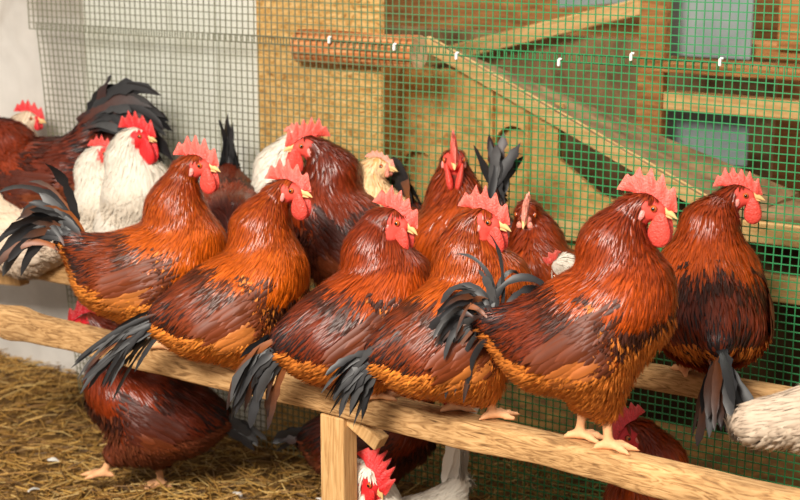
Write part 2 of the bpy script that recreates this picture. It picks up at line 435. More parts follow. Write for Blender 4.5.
# ---------------------------------------------------------------- plastic nets
def net(name, x0, x1, z0, z1, y, step, th, label, sag=0.002, seed=0.0, lean=0.0):
    vs, fs = [], []
    def wire(P, axis):
        # P (n,3) centreline; square section
        n = len(P); a = th / 2
        offs = [(-a, -a), (a, -a), (a, a), (-a, a)]
        W = np.zeros((n, 4, 3))
        for k, (u, v) in enumerate(offs):
            W[:, k] = P; W[:, k, 0 if axis == 2 else 2] += u; W[:, k, 1] += v
        b = sum(len(q) for q in vs)
        I = np.arange(n - 1)[:, None] * 4; J = np.arange(4)[None]
        fs.append((b + np.stack([I + J, I + (J + 1) % 4, I + 4 + (J + 1) % 4, I + 4 + J], -1)).reshape(-1, 4))
        vs.append(W.reshape(-1, 3))
    def wob(x, z): return (mnoise.noise(Vector((x * 4 + seed, z * 4, 1))) * sag, mnoise.noise(Vector((x * 3, z * 3, 5 + seed))) * sag * 2, mnoise.noise(Vector((x * 4, z * 4 + seed, 9))) * sag)
    xs = np.arange(x0, x1, step); zs = np.arange(z0, z1, step)
    zz = np.linspace(z0, zs[-1], 36); xx = np.linspace(x0, xs[-1], 60)
    for x in xs:
        P = []
        for z in zz:
            w = wob(x, z); P.append((x + w[0] + lean * (z1 - z) * max(0, 1 - (x - x0) / 0.5), y + w[1], z + w[2]))
        wire(np.array(P), 2)
    for z in zs:
        P = []
        for x in xx:
            w = wob(x, z); P.append((x + w[0] + lean * (z1 - z) * max(0, 1 - (x - x0) / 0.5), y + w[1], z + w[2]))
        wire(np.array(P), 0)
    me = np_mesh(name, np.concatenate(vs), np.concatenate(fs), M_NET, smooth=False)
    mesh_obj(name, me, label=label, cat='net')
net('plastic_net', -1.565, 1.0, 0.02, 1.165, NET_Y, 0.0185, 0.0023, 'square green plastic netting stretched behind the perched birds', lean=0.09)
net('plastic_net', -1.60, 1.0, 1.128, 1.42, NET_Y + 0.008, 0.0185, 0.0023, 'upper strip of plastic netting overlapping along the top', seed=4.0)

tie_me = None
def ties():
    global tie_me
    bm = bmesh.new()
    box_bm(bm, (0, 0, 0), (0.006, 0.008, 0.016), None, 0.0015)
    box_bm(bm, (0.004, -0.002, 0.009), (0.008, 0.004, 0.004), None, 0.001)
    tie_me = bpy.data.meshes.new('cable_tie'); bm.to_mesh(tie_me); bm.free()
    tie_me.materials.append(M_TIE)
    a = tie_me.attributes.new('Col', 'FLOAT_COLOR', 'POINT')
    a.data.foreach_set('color', np.tile([0.85, 0.85, 0.8, 1], len(tie_me.vertices)).astype(np.float32))
    for x, z, lab in [(-0.542, 1.148, 'white plastic tie on the left part of the log'), (-0.35, 1.14, 'white plastic tie near the right end of the log'),
                 (-0.175, 1.128, 'white plastic tie on the net beside the sloping batten'), (0.095, 1.128, 'small white tie on the net band, middle one right of the log'),
                 (0.272, 1.15, 'white plastic tie on the net in front of the brown upright'), (0.478, 1.15, 'white plastic tie on the net before the pale blue panel')]:
        o = bpy.data.objects.new('cable_tie', tie_me); o.location = (x, NET_Y - 0.004, z)
        link(o, None, lab, 'cable tie', 'white ties along the net band')
ties()

# ---------------------------------------------------------------- perches
PZ = 0.50
PROT = -0.058
def front_y(x): return math.tan(PROT) * (x + 0.45)
fp = empty('perch', (0.5, front_y(0.5), 0), PROT, label='front roosting perch of rough pale timber on a square post', cat='perch')
rail = rough_beam('rail', 3.1, 0.058, 0.060, M_PERCH, fp, 3.0, 0.007, 130, knob=(-1.445, 0.24, 0.045))
rail.location = (-0.15, 0, PZ)
box('post', (-0.59, 0.002, 0.220), (0.062, 0.05, 0.440), M_POST, fp, bevel=0.004)
box('brace', (-0.525, 0.008, 0.418), (0.10, 0.035, 0.03), M_POST, fp, ry=0.5, bevel=0.003)
box('post', (0.95, 0.002, 0.220), (0.062, 0.05, 0.440), M_POST, fp, bevel=0.004)

BY = 0.46
bp = empty('perch', (-0.4, BY, 0), 0, label='rear roosting perch, plain sawn bar close to the net', cat='perch')
rr = rough_beam('rail', 3.1, 0.05, 0.052, M_PERCH, bp, 11.0, 0.002, 60)
rr.location = (0, 0, PZ)
box('post', (1.35, 0.0, 0.224), (0.05, 0.045, 0.448), M_POST, bp)
box('post', (-0.02, 0.0, 0.224), (0.05, 0.045, 0.448), M_POST, bp)
box('batten', (-1.28, 0.0, PZ - 0.075), (0.36, 0.04, 0.036), M_POST, bp, ry=-0.06)

#BIRDS
# ---------------------------------------------------------------- birds: implicit body
def seg_d(P, a, b):
    ab = b - a; L2 = float(ab @ ab) + 1e-12
    t = np.clip(((P - a) @ ab) / L2, 0, 1)
    return np.linalg.norm(P - (a + t[..., None] * ab), axis=-1), t

class Body:
    def __init__(s): s.pr = []; s.flat = 1.0
    def add(s, a, b, ra, rb, k, tag): s.pr.append((np.array(a, float), np.array(b, float), ra, rb, k, tag))
    def eval(s, P, tags=None):
        v = np.full(P.shape[:-1], 1.0)
        for a, b, ra, rb, k, tag in s.pr:
            if tags and tag not in tags: continue
            d, t = seg_d(P, a, b); d = d - (ra + (rb - ra) * t)
            h = np.maximum(k - np.abs(v - d), 0) / k
            v = np.minimum(v, d) - h * h * k * 0.25
        return v
    def grad(s, P, tags=None, e=0.003):
        g = np.zeros_like(P)
        for i in range(3):
            o = np.zeros(3); o[i] = e
            g[..., i] = s.eval(P + o, tags) - s.eval(P - o, tags)
        return norm(g)
    def mesh(s, h):
        lo = np.min([np.minimum(a, b) - max(ra, rb) for a, b, ra, rb, k, t in s.pr], 0) - 3 * h
        hi = np.max([np.maximum(a, b) + max(ra, rb) for a, b, ra, rb, k, t in s.pr], 0) + 3 * h
        n = np.ceil((hi - lo) / h).astype(int) + 1
        ax = [lo[i] + np.arange(n[i]) * h for i in range(3)]
        v = np.full(n, 1.0)
        for a, b, ra, rb, k, tag in s.pr:
            m = max(ra, rb) + k + 2 * h
            i0 = np.maximum(((np.minimum(a, b) - m - lo) / h).astype(int), 0)
            i1 = np.minimum(((np.maximum(a, b) + m - lo) / h).astype(int) + 2, n)
            sl = tuple(slice(i0[i], i1[i]) for i in range(3))
            P = np.stack(np.meshgrid(*[ax[i][sl[i]] for i in range(3)], indexing='ij'), -1)
            d, t = seg_d(P, a, b); d = d - (ra + (rb - ra) * t)
            w = v[sl]
            hh = np.maximum(k - np.abs(w - d), 0) / k
            v[sl] = np.minimum(w, d) - hh * hh * k * 0.25
        ins = v < 0
        cnt = np.zeros(n - 1, int)
        corners = [(i, j, k) for i in (0, 1) for j in (0, 1) for k in (0, 1)]
        for c in corners: cnt += ins[c[0]:n[0] - 1 + c[0], c[1]:n[1] - 1 + c[1], c[2]:n[2] - 1 + c[2]]
        act = (cnt > 0) & (cnt < 8)
        idx = np.full(n - 1, -1); A = np.argwhere(act); idx[act] = np.arange(len(A))
        acc = np.zeros((len(A), 3)); num = np.zeros(len(A))
        for c in corners:
            for ax_i in range(3):
                if c[ax_i] == 1: continue
                e = list(c); e[ax_i] = 1
                va = v[A[:, 0] + c[0], A[:, 1] + c[1], A[:, 2] + c[2]]; vb = v[A[:, 0] + e[0], A[:, 1] + e[1], A[:, 2] + e[2]]
                cr = (va < 0) != (vb < 0)
                t = np.where(cr, va / np.where(cr, va - vb, 1), 0)
                p = np.array(c, float)[None] + t[:, None] * (np.array(e) - np.array(c))[None]
                acc[cr] += p[cr]; num[cr] += 1
        V = lo + (A + acc / num[:, None]) * h
        Q = []
        for ax_i in range(3):
            o1, o2 = [(1, 2), (2, 0), (0, 1)][ax_i]
            sa = [slice(1, -1)] * 3; sb = [slice(1, -1)] * 3
            sa[ax_i] = slice(0, -1); sb[ax_i] = slice(1, None)
            a, b = ins[tuple(sa)], ins[tuple(sb)]
            E = np.argwhere(a != b)
            fl = a[tuple(E.T)]
            base = E.copy(); base[:, o1] += 1; base[:, o2] += 1
            def cell(d1, d2):
                q = base.copy(); q[:, o1] -= d1; q[:, o2] -= d2
                return idx[q[:, 0], q[:, 1], q[:, 2]]
            q = np.stack([cell(1, 1), cell(0, 1), cell(0, 0), cell(1, 0)], -1)
            q[~fl] = q[~fl][:, ::-1]
            Q.append(q)
        return V, np.concatenate(Q)

def rot(axis, ang):
    return np.array(Matrix.Rotation(ang, 3, axis))

def strips(C, N, W, col, crease=0.25, shade=0.0):
    """C (n,S,3) centre lines, N (n,S,3) normals, W (n,S) half widths, col (n,S,3) -> verts, quads, colours"""
    n, S, _ = C.shape
    T = np.gradient(C, axis=1); T = norm(T)
    B = norm(np.cross(N, T))
    V = np.zeros((n, S, 3, 3))
    V[:, :, 0] = C - B * W[..., None]; V[:, :, 1] = C + N * (W * crease)[..., None]; V[:, :, 2] = C + B * W[..., None]
    c = np.repeat(col[:, :, None], 3, 2) * np.array([1.0 + shade, 1.0 - shade, 1.0 + shade * 0.6])[None, None, :, None]
    base = (np.arange(n) * S * 3)[:, None, None]; I = (np.arange(S - 1) * 3)[None, :, None]; K = np.arange(2)[None, None]
    Fq = np.stack([base + I + K, base + I + K + 1, base + I + 3 + K + 1, base + I + 3 + K], -1).reshape(-1, 4)[:, ::-1]
    return V.reshape(-1, 3), Fq, c.reshape(-1, 3), B

def thin_strips(C, N, W, col, shade=0.0, tilt=None, curl=0.3):
    """like strips but two vertices across (for the thousands of small body feathers)"""
    n, S, _ = C.shape
    T = norm(np.gradient(C, axis=1)); B = norm(np.cross(N, T))
    V = np.stack([C - B * W[..., None], C + B * W[..., None]], 2)
    c = np.repeat(col[:, :, None], 2, 2) * np.array([1.0 + shade, 1.0 - shade])[None, None, :, None]
    nr = norm(N[:, :, None] + B[:, :, None] * (np.array([-1., 1.])[None, None, :, None] * curl + tilt[:, None, None, None]))
    base = (np.arange(n) * S * 2)[:, None]; I = (np.arange(S - 1) * 2)[None]
    Fq = np.stack([base + I, base + I + 2, base + I + 3, base + I + 1], -1).reshape(-1, 4)
    return V.reshape(-1, 3), Fq, c.reshape(-1, 3), nr.reshape(-1, 3)

def vane_normals(NN, B, tiltx, curl):
    """vertex normals of the feather vanes: plumage direction with a little tilt per feather and a rounded cross-section"""
    n = NN[:, :, None] + B[:, :, None] * (np.array([-1, 0, 1.])[None, None, :, None] * curl + tiltx[:, None, None, None])
    return norm(n).reshape(-1, 3)

def ellipsoid(c, r, R=None, nu=18, nv=12, shape=None):
    u = np.linspace(0, 2 * math.pi, nu, endpoint=False); w = np.linspace(0.0, math.pi, nv)
    P = np.stack([np.sin(w)[:, None] * np.cos(u)[None], np.sin(w)[:, None] * np.sin(u)[None], np.repeat(np.cos(w)[:, None], nu, 1)], -1)
    if shape is not None: P = shape(P)
    P = P.reshape(-1, 3) * np.array(r)
    if R is not None: P = P @ R.T
    I = np.arange(nv - 1)[:, None] * nu; J = np.arange(nu)[None]
    Fq = np.stack([I + J, I + nu + J, I + nu + (J + 1) % nu, I + (J + 1) % nu], -1).reshape(-1, 4)
    return P + np.array(c), Fq

PAL = {
 'orange': dict(hackle=(lin(178, 78, 20), lin(150, 52, 18)), tip=lin(206, 106, 34), back=lin(104, 50, 26), saddle=lin(128, 52, 22), breast=lin(188, 98, 44), belly=lin(206, 118, 52), wing=lin(118, 54, 26), wing2=lin(194, 116, 58), rough=0),
 'red': dict(hackle=(lin(152, 56, 16), lin(126, 40, 14)), tip=lin(184, 84, 28), back=lin(86, 38, 20), saddle=lin(118, 44, 20), breast=lin(164, 84, 36), belly=lin(196, 108, 46), wing=lin(106, 48, 22), wing2=lin(176, 100, 50), rough=0),
 'dark': dict(hackle=(lin(124, 44, 22), lin(104, 34, 18)), tip=lin(140, 56, 28), back=lin(84, 34, 22), saddle=lin(104, 40, 24), breast=lin(112, 50, 28), belly=lin(124, 62, 32), wing=lin(92, 38, 24), wing2=lin(126, 62, 36), rough=0),
 'white': dict(hackle=(lin(230, 220, 204), lin(224, 210, 192)), tip=lin(234, 226, 212), back=lin(230, 220, 204), saddle=lin(230, 220, 204), breast=lin(230, 218, 200), belly=lin(226, 212, 192), wing=lin(230, 220, 206), wing2=lin(232, 224, 210), rough=1),
 'buff': dict(hackle=(lin(230, 208, 180), lin(222, 194, 162)), tip=lin(234, 216, 192), back=lin(222, 200, 176), saddle=lin(220, 196, 172), breast=lin(226, 204, 178), belly=lin(220, 198, 174), wing=lin(220, 198, 176), wing2=lin(226, 206, 184), rough=1),
 'pale': dict(hackle=(lin(240, 214, 176), lin(226, 170, 104)), tip=lin(236, 196, 140), back=lin(206, 150, 92), saddle=lin(206, 150, 92), breast=lin(228, 180, 124), belly=lin(230, 190, 140), wing=lin(206, 150, 92), wing2=lin(216, 170, 112), rough=1),
}
for _k in ('orange', 'red', 'dark'):
    for _n, _v in PAL[_k].items():
        if _n == 'hackle': PAL[_k][_n] = tuple(c * np.array([0.84, 0.80, 0.5]) for c in _v)
        elif _n == 'tip': PAL[_k][_n] = _v * np.array([0.98, 0.84, 0.35])
        elif _n in ('breast', 'belly'): PAL[_k][_n] = _v * (np.array([1.08, 1.2, 0.8]) if _k != 'dark' else 0.8)
        elif _n != 'rough': PAL[_k][_n] = _v * np.array([0.84, 0.80, 0.62])
PAL['beige'] = {k: (tuple(c * 0.72 for c in v) if k == 'hackle' else (v if k == 'rough' else v * 0.72)) for k, v in PAL['buff'].items()}
RED = lin(228, 80, 68); LEGC = lin(232, 172, 124); BLACK = lin(30, 29, 31); GREY = lin(96, 95, 94)

def bird(name, label, pos, yaw, pal='red', scale=1.0, hz=0.2, pitch=18, head=(0.13, 0, 0.43), hyaw=0, hpitch=0, hroll=0,
         comb=1.0, wattle=1.0, tail=None, feathers=1.0, seg=5, legs=True, feet=None, fat=1.0, cat='rooster', group=None, comb_col=None, tailpitch=0, footyaw=0, wing=True, wing_tip=None, lobe=None, stub=False):
    P = PAL[pal]; white = P['rough'] == 1
    fm = M_WHITE_F if white else M_FEATHER
    r = np.random.default_rng(abs(hash_(label)) % 99991)
    root = empty(name, pos, math.radians(yaw), label=label, cat=cat, group=group)
    root.scale = (scale,) * 3
    a = np.array([math.cos(math.radians(pitch)), 0, math.sin(math.radians(pitch))])
    up = np.array([-a[2], 0, a[0]])
    pel = np.array([-0.035, 0, hz])
    chest = pel + a * 0.088; rump = pel - a * 0.072 + up * 0.010; tb = pel - a * 0.135 + up * (0.04 + tailpitch)
    Hd = np.array(head, float)
    nb = chest + a * 0.030 + up * 0.036
    hf = rot('Z', math.radians(hyaw)) @ rot('Y', -math.radians(hpitch)) @ np.array([1., 0, 0])
    hl = rot('Z', math.radians(hyaw)) @ np.array([0, 1., 0])
    hu = np.cross(hf, hl)
    if hroll:
        Rr = np.array(Matrix.Rotation(math.radians(hroll), 3, Vector(hf))); hl = Rr @ hl; hu = Rr @ hu
    HR = np.stack([hf, hl, hu], 1)
    toH = lambda q: Hd + np.asarray(q) @ HR.T
    nt_ = Hd - hu * 0.016 - hf * 0.033
    L = np.linalg.norm(nt_ - nb)
    nm = (nb + nt_) / 2 + norm(np.array([-(nt_ - nb)[2], 0, (nt_ - nb)[0]])) * (0.10 * L) * 0.8 - np.array([hf[0], hf[1], 0]) * 0.016
    B = Body()
    f = fat
    B.add(chest, pel - up * 0.006, 0.088 * f, 0.094 * f, 0.05, 'trunk')
    B.add(pel - up * 0.006, rump, 0.094 * f, 0.066 * f, 0.05, 'trunk')
    B.add(rump, tb, 0.060 * f, 0.024, 0.05, 'trunk')
    if stub: B.add(rump + up * 0.02, tb - a * 0.075 - up * 0.015, 0.045, 0.036, 0.03, 'trunk')
    B.add(pel - up * 0.03 - a * 0.01, rump - up * 0.018 + a * 0.012, 0.085 * f, 0.052 * f, 0.05, 'trunk')
    B.add(nb, nm, 0.076 * f, 0.056, 0.04, 'neck')
    B.add(nm, nt_, 0.053, 0.029, 0.035, 'neck')
    B.add(Hd - hf * 0.006, toH([0.016, 0, -0.003]), 0.0265, 0.0185, 0.018, 'head')
    for s in (-1, 1):
        B.add(chest + np.array([-0.01, 0.06 * s * f, 0.005]), pel - a * 0.075 + np.array([0, 0.066 * s * f, 0.0]), 0.045, 0.034, 0.045, 'trunk')
    if legs:
        ft = feet or [(0.0, 0.045), (0.0, -0.045)]
        for fx, fy, *fz in ft:
            fz = fz[0] if fz else 0.0
            s = 1 if fy > 0 else -1
            hip = pel + np.array([0.02, 0.06 * s, -0.04]); kn = np.array([fx * 0.7 + 0.0, fy, max(0.055, hz * 0.38) + fz * 0.6]); an = np.array([fx, fy, 0.012 + fz])
            B.add(hip, kn, 0.055, 0.021, 0.04, 'trunk')
            B.add(kn, an, 0.0105, 0.0085, 0.01, 'leg')
            fyr = math.radians(footyaw)
            for ang, l in ((0, 0.056), (34, 0.046), (-34, 0.046), (180, 0.028)):
                t = math.radians(ang) + fyr
                e = an + np.array([math.cos(t), math.sin(t), 0]) * l * 0.6 + np.array([0, 0, -0.004])
                e2 = an + np.array([math.cos(t), math.sin(t), 0]) * l + np.array([0, 0, -0.009])
                B.add(an, e, 0.0075, 0.0068, 0.006, 'leg'); B.add(e, e2, 0.0068, 0.0035, 0.004, 'leg')
    V, Q = B.mesh(0.0058 if feathers >= 0.8 else 0.007)
    headq = lambda X: (X - Hd) @ HR
    facex = -0.008 if wattle > 0.5 else 0.024
    def face_mask(X):
        q = headq(X)
        return (q[..., 0] > facex - 0.25 * np.minimum(q[..., 2], 0.01) + 0.003 * np.sin(q[..., 2] * 700)) & (np.linalg.norm(q, axis=-1) < 0.05) & (q[..., 2] < 0.020 - 0.3 * np.maximum(-q[..., 0], 0)) & (q[..., 2] > -0.030)
    dtr = B.eval(V, ('trunk', 'neck', 'head'))
    bc = np.repeat((P['hackle'][1] * 0.85)[None], len(V), 0)
    bc[V[:, 2] < hz] = P['breast'] * 0.8
    bc[face_mask(V)] = RED if comb_col is None else comb_col
    bc[dtr > 0.004] = LEGC
    ob = mesh_obj('body', np_mesh('body', V, Q, M_BODY, bc), root)

    # ---- plumage: feathers that creep along the body surface
    T3 = ('trunk', 'neck', 'head')
    sp = np.array([toH([-0.005, 0, 0.02]), nm + 0.0, nb - a * 0.03, pel, tb])
    segs = [(sp[i], sp[i + 1]) for i in range(4)]
    grav = np.array([0, 0, -1.0])
    def flow(X, n):
        W, Tn = [], []
        for p0, p1 in segs:
            d, t = seg_d(X, p0, p1); W.append(np.exp(-d / 0.028)); Tn.append(norm(p1 - p0))
        W = np.array(W); t = np.einsum('k...,kc->...c', W, np.array(Tn)) / W.sum(0)[..., None]
        t = norm(t) + grav * 0.42
        t = t - n * np.sum(t * n, -1, keepdims=True)
        return norm(t)
    def uparam(X):
        best = np.full(X.shape[:-1], 9.0); u = np.zeros(X.shape[:-1])
        for i, (p0, p1) in enumerate(segs):
            d, t = seg_d(X, p0, p1)
            m = d < best; u[m] = i + t[m]; best[m] = d[m]
        return u
    tri = np.concatenate([Q[:, [0, 1, 2]], Q[:, [0, 2, 3]]])
    A = V[tri]; ar = np.linalg.norm(np.cross(A[:, 1] - A[:, 0], A[:, 2] - A[:, 0]), axis=1)
    M = int((24000 if feathers >= 1 else 15000) * feathers)
    pick = r.choice(len(tri), M, p=ar / ar.sum()); uu = np.sqrt(r.random(M)); vv = r.random(M)
    X = A[pick, 0] * (1 - uu)[:, None] + A[pick, 1] * (uu * (1 - vv))[:, None] + A[pick, 2] * (uu * vv)[:, None]
    keep = (B.eval(X, T3) < 0.003) & ~face_mask(X)
    X = X[keep]
    n = B.grad(X, T3); u = uparam(X)
    rel = X - nb
    front = rel @ a; vert = rel @ up
    hack = (u < 2.12 + 0.1 * np.sin(X[:, 1] * 90)) & ~((vert < -0.055) & (front > -0.05)) & (vert > -0.085)
    nz = n[:, 2]
    saddle = ~hack & (u > 2.1) & (nz > 0.05) & (front < -0.06)
    belly = ~hack & ~saddle & (nz < -0.12)
    side = ~hack & ~saddle & ~belly
    # keep fewer broad feathers, all of the narrow ones
    dens = np.where(hack, 1.0, np.where(saddle, 0.8, np.where(belly, 0.9, 0.8)))
    k2 = r.random(len(X)) < dens
    X, n, u, hack, saddle, belly, side, front, vert = [q[k2] for q in (X, n, u, hack, saddle, belly, side, front, vert)]
    N_ = len(X)
    rand = r.random(N_)
    Ln = np.select([hack, saddle, belly], [0.022 + 0.032 * np.clip(u, 0, 2), 0.066 + 0.03 * np.clip(u - 3, 0, 1), 0.03], 0.034) * r.uniform(0.75, 1.2, N_)
    Wd = np.select([hack, saddle, belly], [0.0019 + 0.0008 * np.clip(u, 0, 2), 0.0036, 0.0036], 0.0050) * r.uniform(0.8, 1.2, N_) * (1.3 if feathers < 0.8 else (0.8 if feathers >= 1 else 1.0))
    lift = np.select([hack, saddle, belly], [0.0055, 0.0065, 0.013], 0.007) * r.uniform(0.6, 1.5, N_)
    if white: lift = lift * 0.8
    S = seg
    C = np.zeros((N_, S, 3)); NN = np.zeros((N_, S, 3))
    p = X.copy(); nn = n
    jit = r.normal(0, 0.10, (N_, 1)) * np.where(belly, 2.6, 1.0)[:, None]
    for i in range(S):
        tt = i / (S - 1)
        C[:, i] = p; NN[:, i] = nn
        if i == S - 1: break
        fl = flow(p, nn)
        fl = norm(fl + np.cross(nn, fl) * jit)
        p = p + fl * (Ln / (S - 1))[:, None]
        d = B.eval(p, T3); nn = B.grad(p, T3)
        # hug the body but allow tips to leave it where the body turns away
        tgt = 0.001 + lift * ((i + 1) / (S - 1)) ** 1.2
        p = p + nn * np.clip(tgt - d, -0.004, 0.02)[:, None]
    s = np.linspace(0, 1, S)
    prof = np.interp(s, [0, 0.25, 0.6, 0.85, 1], [0.55, 0.95, 1.0, 0.72, 0.06])
    prof_n = np.interp(s, [0, 0.3, 0.7, 1], [0.7, 1.0, 0.8, 0.04])
    W = Wd[:, None] * np.where((hack | saddle)[:, None], prof_n[None], prof[None])
    hc0, hc1 = P['hackle']
    mixh = np.clip(r.normal(0.5, 0.35, N_), 0, 1)[:, None]
    base = np.where(hack[:, None], hc0 * (1 - mixh) + hc1 * mixh, 0.0)
    if not white:      # hackle runs from mahogany at the nape to saturated orange at the cape
        gq = np.clip((u - 0.35) / 1.5, 0, 1)[:, None]
        base = np.where(hack[:, None], base * (0.74 + 0.26 * gq) * (1 - gq) + (0.45 * base + 0.55 * P['tip']) * gq, base)
    blend = lambda c1, c2: c1 * (1 - mixh * 0.6) + c2 * mixh * 0.6
    base = np.where(saddle[:, None], blend(P['saddle'], P['back']), base)
    base = np.where(belly[:, None], blend(P['belly'], P['breast']), base)
    base = np.where(side[:, None], blend(P['breast'], P['belly']), base)
    if not white:      # dark shoulder band below the cape
        sb = ((~hack) & (u < 2.75) & (vert > -0.075) & (r.random(N_) < 0.8))[:, None]
        base = np.where(sb, P['back'] * 0.55, base)
    bri = (r.uniform(0.86, 1.12, N_) * np.where(r.random(N_) < 0.08, 1.3, 1.0))[:, None] if not white else r.uniform(0.95, 1.03, N_)[:, None]
    base = base * bri
    tipc = np.where(hack[:, None], (base * 1.15 if not white else blend(P['tip'], hc0) * bri), base * (1.12 if not white else 1.0))
    if not white:   # black tipped feathers towards the tail
        bk = (u > 3.35) & saddle & (r.random(N_) < np.clip((u - 3.3) * 1.5, 0, 0.9)) if tail and tail.get('black', True) else np.zeros(N_, bool)
        base[bk] = base[bk] * 0.35; tipc[bk] = BLACK
    colr = base[:, None] * (1 - s ** 1.5)[None, :, None] + tipc[:, None] * (s ** 1.5)[None, :, None]
    fv, ff, fc, fn_ = thin_strips(C, NN, W, colr, 0.0 if white else 0.1, r.normal(0, 0.2, N_), 0.3)
    np_ = np_mesh('plumage', fv, ff, fm, np.clip(fc, 0, 1), normals=fn_,
                  gloss=np.repeat(np.where(hack, 1.0, np.where(saddle, 0.8, np.where(belly, 0.0, 0.25))), S * 2))
    mesh_obj('plumage', np_, root, kind='stuff')

    # ---- folded wings
    if wing:
        for sd in (-1, 1):
            XS, LS, WS, OS, CS, DS = [], [], [], [], [], []
            spec = [(r.random(), r.uniform(0.0, 0.085), 0) for _ in range(120)] + [((j + 0.5) / 11, 0.085, 1) for j in range(11)] + [((j + 0.5) / 10, 0.11, 2) for j in range(10)]
            for t, back, kd in spec:
                span = (0.06, 0.058, 0.046)[kd]
                h_ = 0.045 - t * (span + 0.045) - back * 0.12
                q = chest + a * (0.035 - back - 0.02 * abs(t - 0.4) - 0.01 * r.random()) + up * h_ + np.array([0, sd * 0.14, 0])
                XS.append(q); LS.append((0.046, 0.085, 0.105)[kd] * r.uniform(0.85, 1.15) * (1 - 0.25 * t * (kd > 0)))
                WS.append((0.0046, 0.0078, 0.0082)[kd] * r.uniform(0.8, 1.2)); OS.append((0.003 + back * 0.06, 0.010, 0.013)[kd] + 0.002 * (1 - t) + r.uniform(0, 0.002))
                m_ = r.random()
                cc = (P['wing'] * m_ + P['back'] * (1 - m_)) if kd == 0 else (P['wing2'] if t > 0.45 else P['wing'])
                if kd == 0 and back < 0.03: cc = cc * 0.6 if not white else cc
                CS.append(cc * (r.uniform(0.86, 1.12) if not white else 1.0)); DS.append(t)
            Xw = np.array(XS); LS = np.array(LS); WS = np.array(WS); OS = np.array(OS); DS = np.array(DS)
            for _ in range(14):
                d = B.eval(Xw, T3); Xw[:, 1] -= sd * np.clip(d, -0.02, 0.02) * 0.9
            Sw = 6
            C = np.zeros((len(Xw), Sw, 3)); NN = np.zeros_like(C); p = Xw.copy()
            nn = B.grad(p, T3)
            wd_dir = norm(-a + up * (-0.10))
            for i in range(Sw):
                p2 = p + nn * 0
                C[:, i] = p2; NN[:, i] = nn
                fl = wd_dir + up * (0.10 * (DS[:, None] - 0.3)); fl = norm(fl - nn * np.sum(fl * nn, -1, keepdims=True))
                p = p + fl * (LS / (Sw - 1))[:, None]
                d = B.eval(p, T3); nn = B.grad(p, T3)
                p = p + nn * np.clip(OS * (0.6 + 0.6 * (i + 1) / (Sw - 1)) - d, -0.002, 0.02)[:, None]
            sw = np.linspace(0, 1, Sw)
            W = WS[:, None] * np.interp(sw, [0, 0.3, 0.7, 0.9, 1], [0.7, 1, 1, 0.75, 0.1])[None]
            CSa = np.array(CS)[:, None] * np.linspace(0.85, 1.1, Sw)[None, :, None]
            if white: CSa = np.array(CS)[:, None] * np.ones((1, Sw, 1))
            ncov = 120 if feathers >= 0.8 else len(Xw)
            tlt = r.normal(0, 0.12, len(Xw))
            def vane(i0, i1, nm_, par):
                fv, ff, fc, fb = strips(C[i0:i1], NN[i0:i1], W[i0:i1], CSa[i0:i1], 0.12, 0.0 if white else 0.13)
                return mesh_obj(nm_, np_mesh(nm_, fv, ff, fm, np.clip(fc, 0, 1), normals=vane_normals(NN[i0:i1], fb, tlt[i0:i1], 0.35), gloss=0.45), par)
            wo = vane(0, ncov, 'wing', root)
            for q in range(ncov, len(Xw)): vane(q, q + 1, 'flight_feather', wo)

    # ---- tail feathers, each its own part
    if tail:
        T = dict(n=14, elev=30, espread=40, spread=35, L=0.15, W=0.012, droop=3.0, black=True, col=None, side=0.0, fan=0.0)
        T.update(tail)
        for j in range(T['n']):
            t = (j + 0.5) / T['n']
            sd = -1 if j % 2 else 1
            el = math.radians(T['elev'] + (r.random() - 0.5) * T['espread'] + T['espread'] * (0.5 - t) * 0.6)
            az = math.radians(180 + T['side'] + (sd * t ** 0.8 + r.normal(0, 0.12)) * T['spread'])
            az -= math.pi
            d = norm(math.cos(az) * np.array([-math.cos(el), 0, math.sin(el)]) + np.array([0, -math.sin(az), 0]))
            Lf = T['L'] * r.uniform(0.62, 1.2)
            Sg = 13
            c = tb + np.array([r.normal(0.004, 0.012), sd * (0.004 + 0.026 * t), r.normal(0.0, 0.012)])
            n0 = np.array([0.12, sd * 0.9, 0.35]) * (1 - T['fan']) + np.array([-1.0, 0.0, 0.5]) * T['fan'] + r.normal(0, 0.2, 3)
            C = np.zeros((1, Sg, 3)); NN = np.zeros((1, Sg, 3)); sid = r.normal(0, 0.9)
            for i in range(Sg):
                C[0, i] = c
                nn = n0 - d * (n0 @ d); nn = nn / np.linalg.norm(nn); NN[0, i] = nn
                c = c + d * Lf / (Sg - 1)
                d = norm(d + (grav * T['droop'] * r.uniform(0.85, 1.15) + np.cross(nn, d) * sid * 0.6 + np.array([0, sd, 0]) * 0.3) * Lf / (Sg - 1) * 2)
            sg = np.linspace(0, 1, Sg)
            W = T['W'] * r.uniform(0.55, 1.2) * np.interp(sg, [0, 0.2, 0.6, 0.88, 1], [0.25, 0.8, 1.0, 0.7, 0.05])[None] * (1 + 0.2 * r.normal(0, 1, (1, Sg)))
            if T['col'] is not None:
                cc = np.array(T['col']) * r.uniform(0.94, 1.04); c2 = cc
            else:
                g = r.random()
                cc = BLACK * (1 - 0.5 * g) + GREY * 0.35 * g * g
                if T['black'] and r.random() < 0.22: cc = P['breast'] * 0.6
                c2 = BLACK * 1.1 + GREY * 0.5 * g ** 3
            root_c = P['back'] if T['black'] and T['col'] is None else cc
            colr = cc[None, None] * (1 - sg)[None, :, None] + c2[None, None] * sg[None, :, None]
            colr[0, :2] = (root_c + cc) / 2
            fv, ff, fc, fb = strips(C, NN, W, colr, 0.22)
            mesh_obj('tail_feather', np_mesh('tail_feather', fv, ff, M_WHITE_F if white else M_TAIL, np.clip(fc, 0, 1)), root)

    # ---- head parts
    cc = RED if comb_col is None else np.array(comb_col)
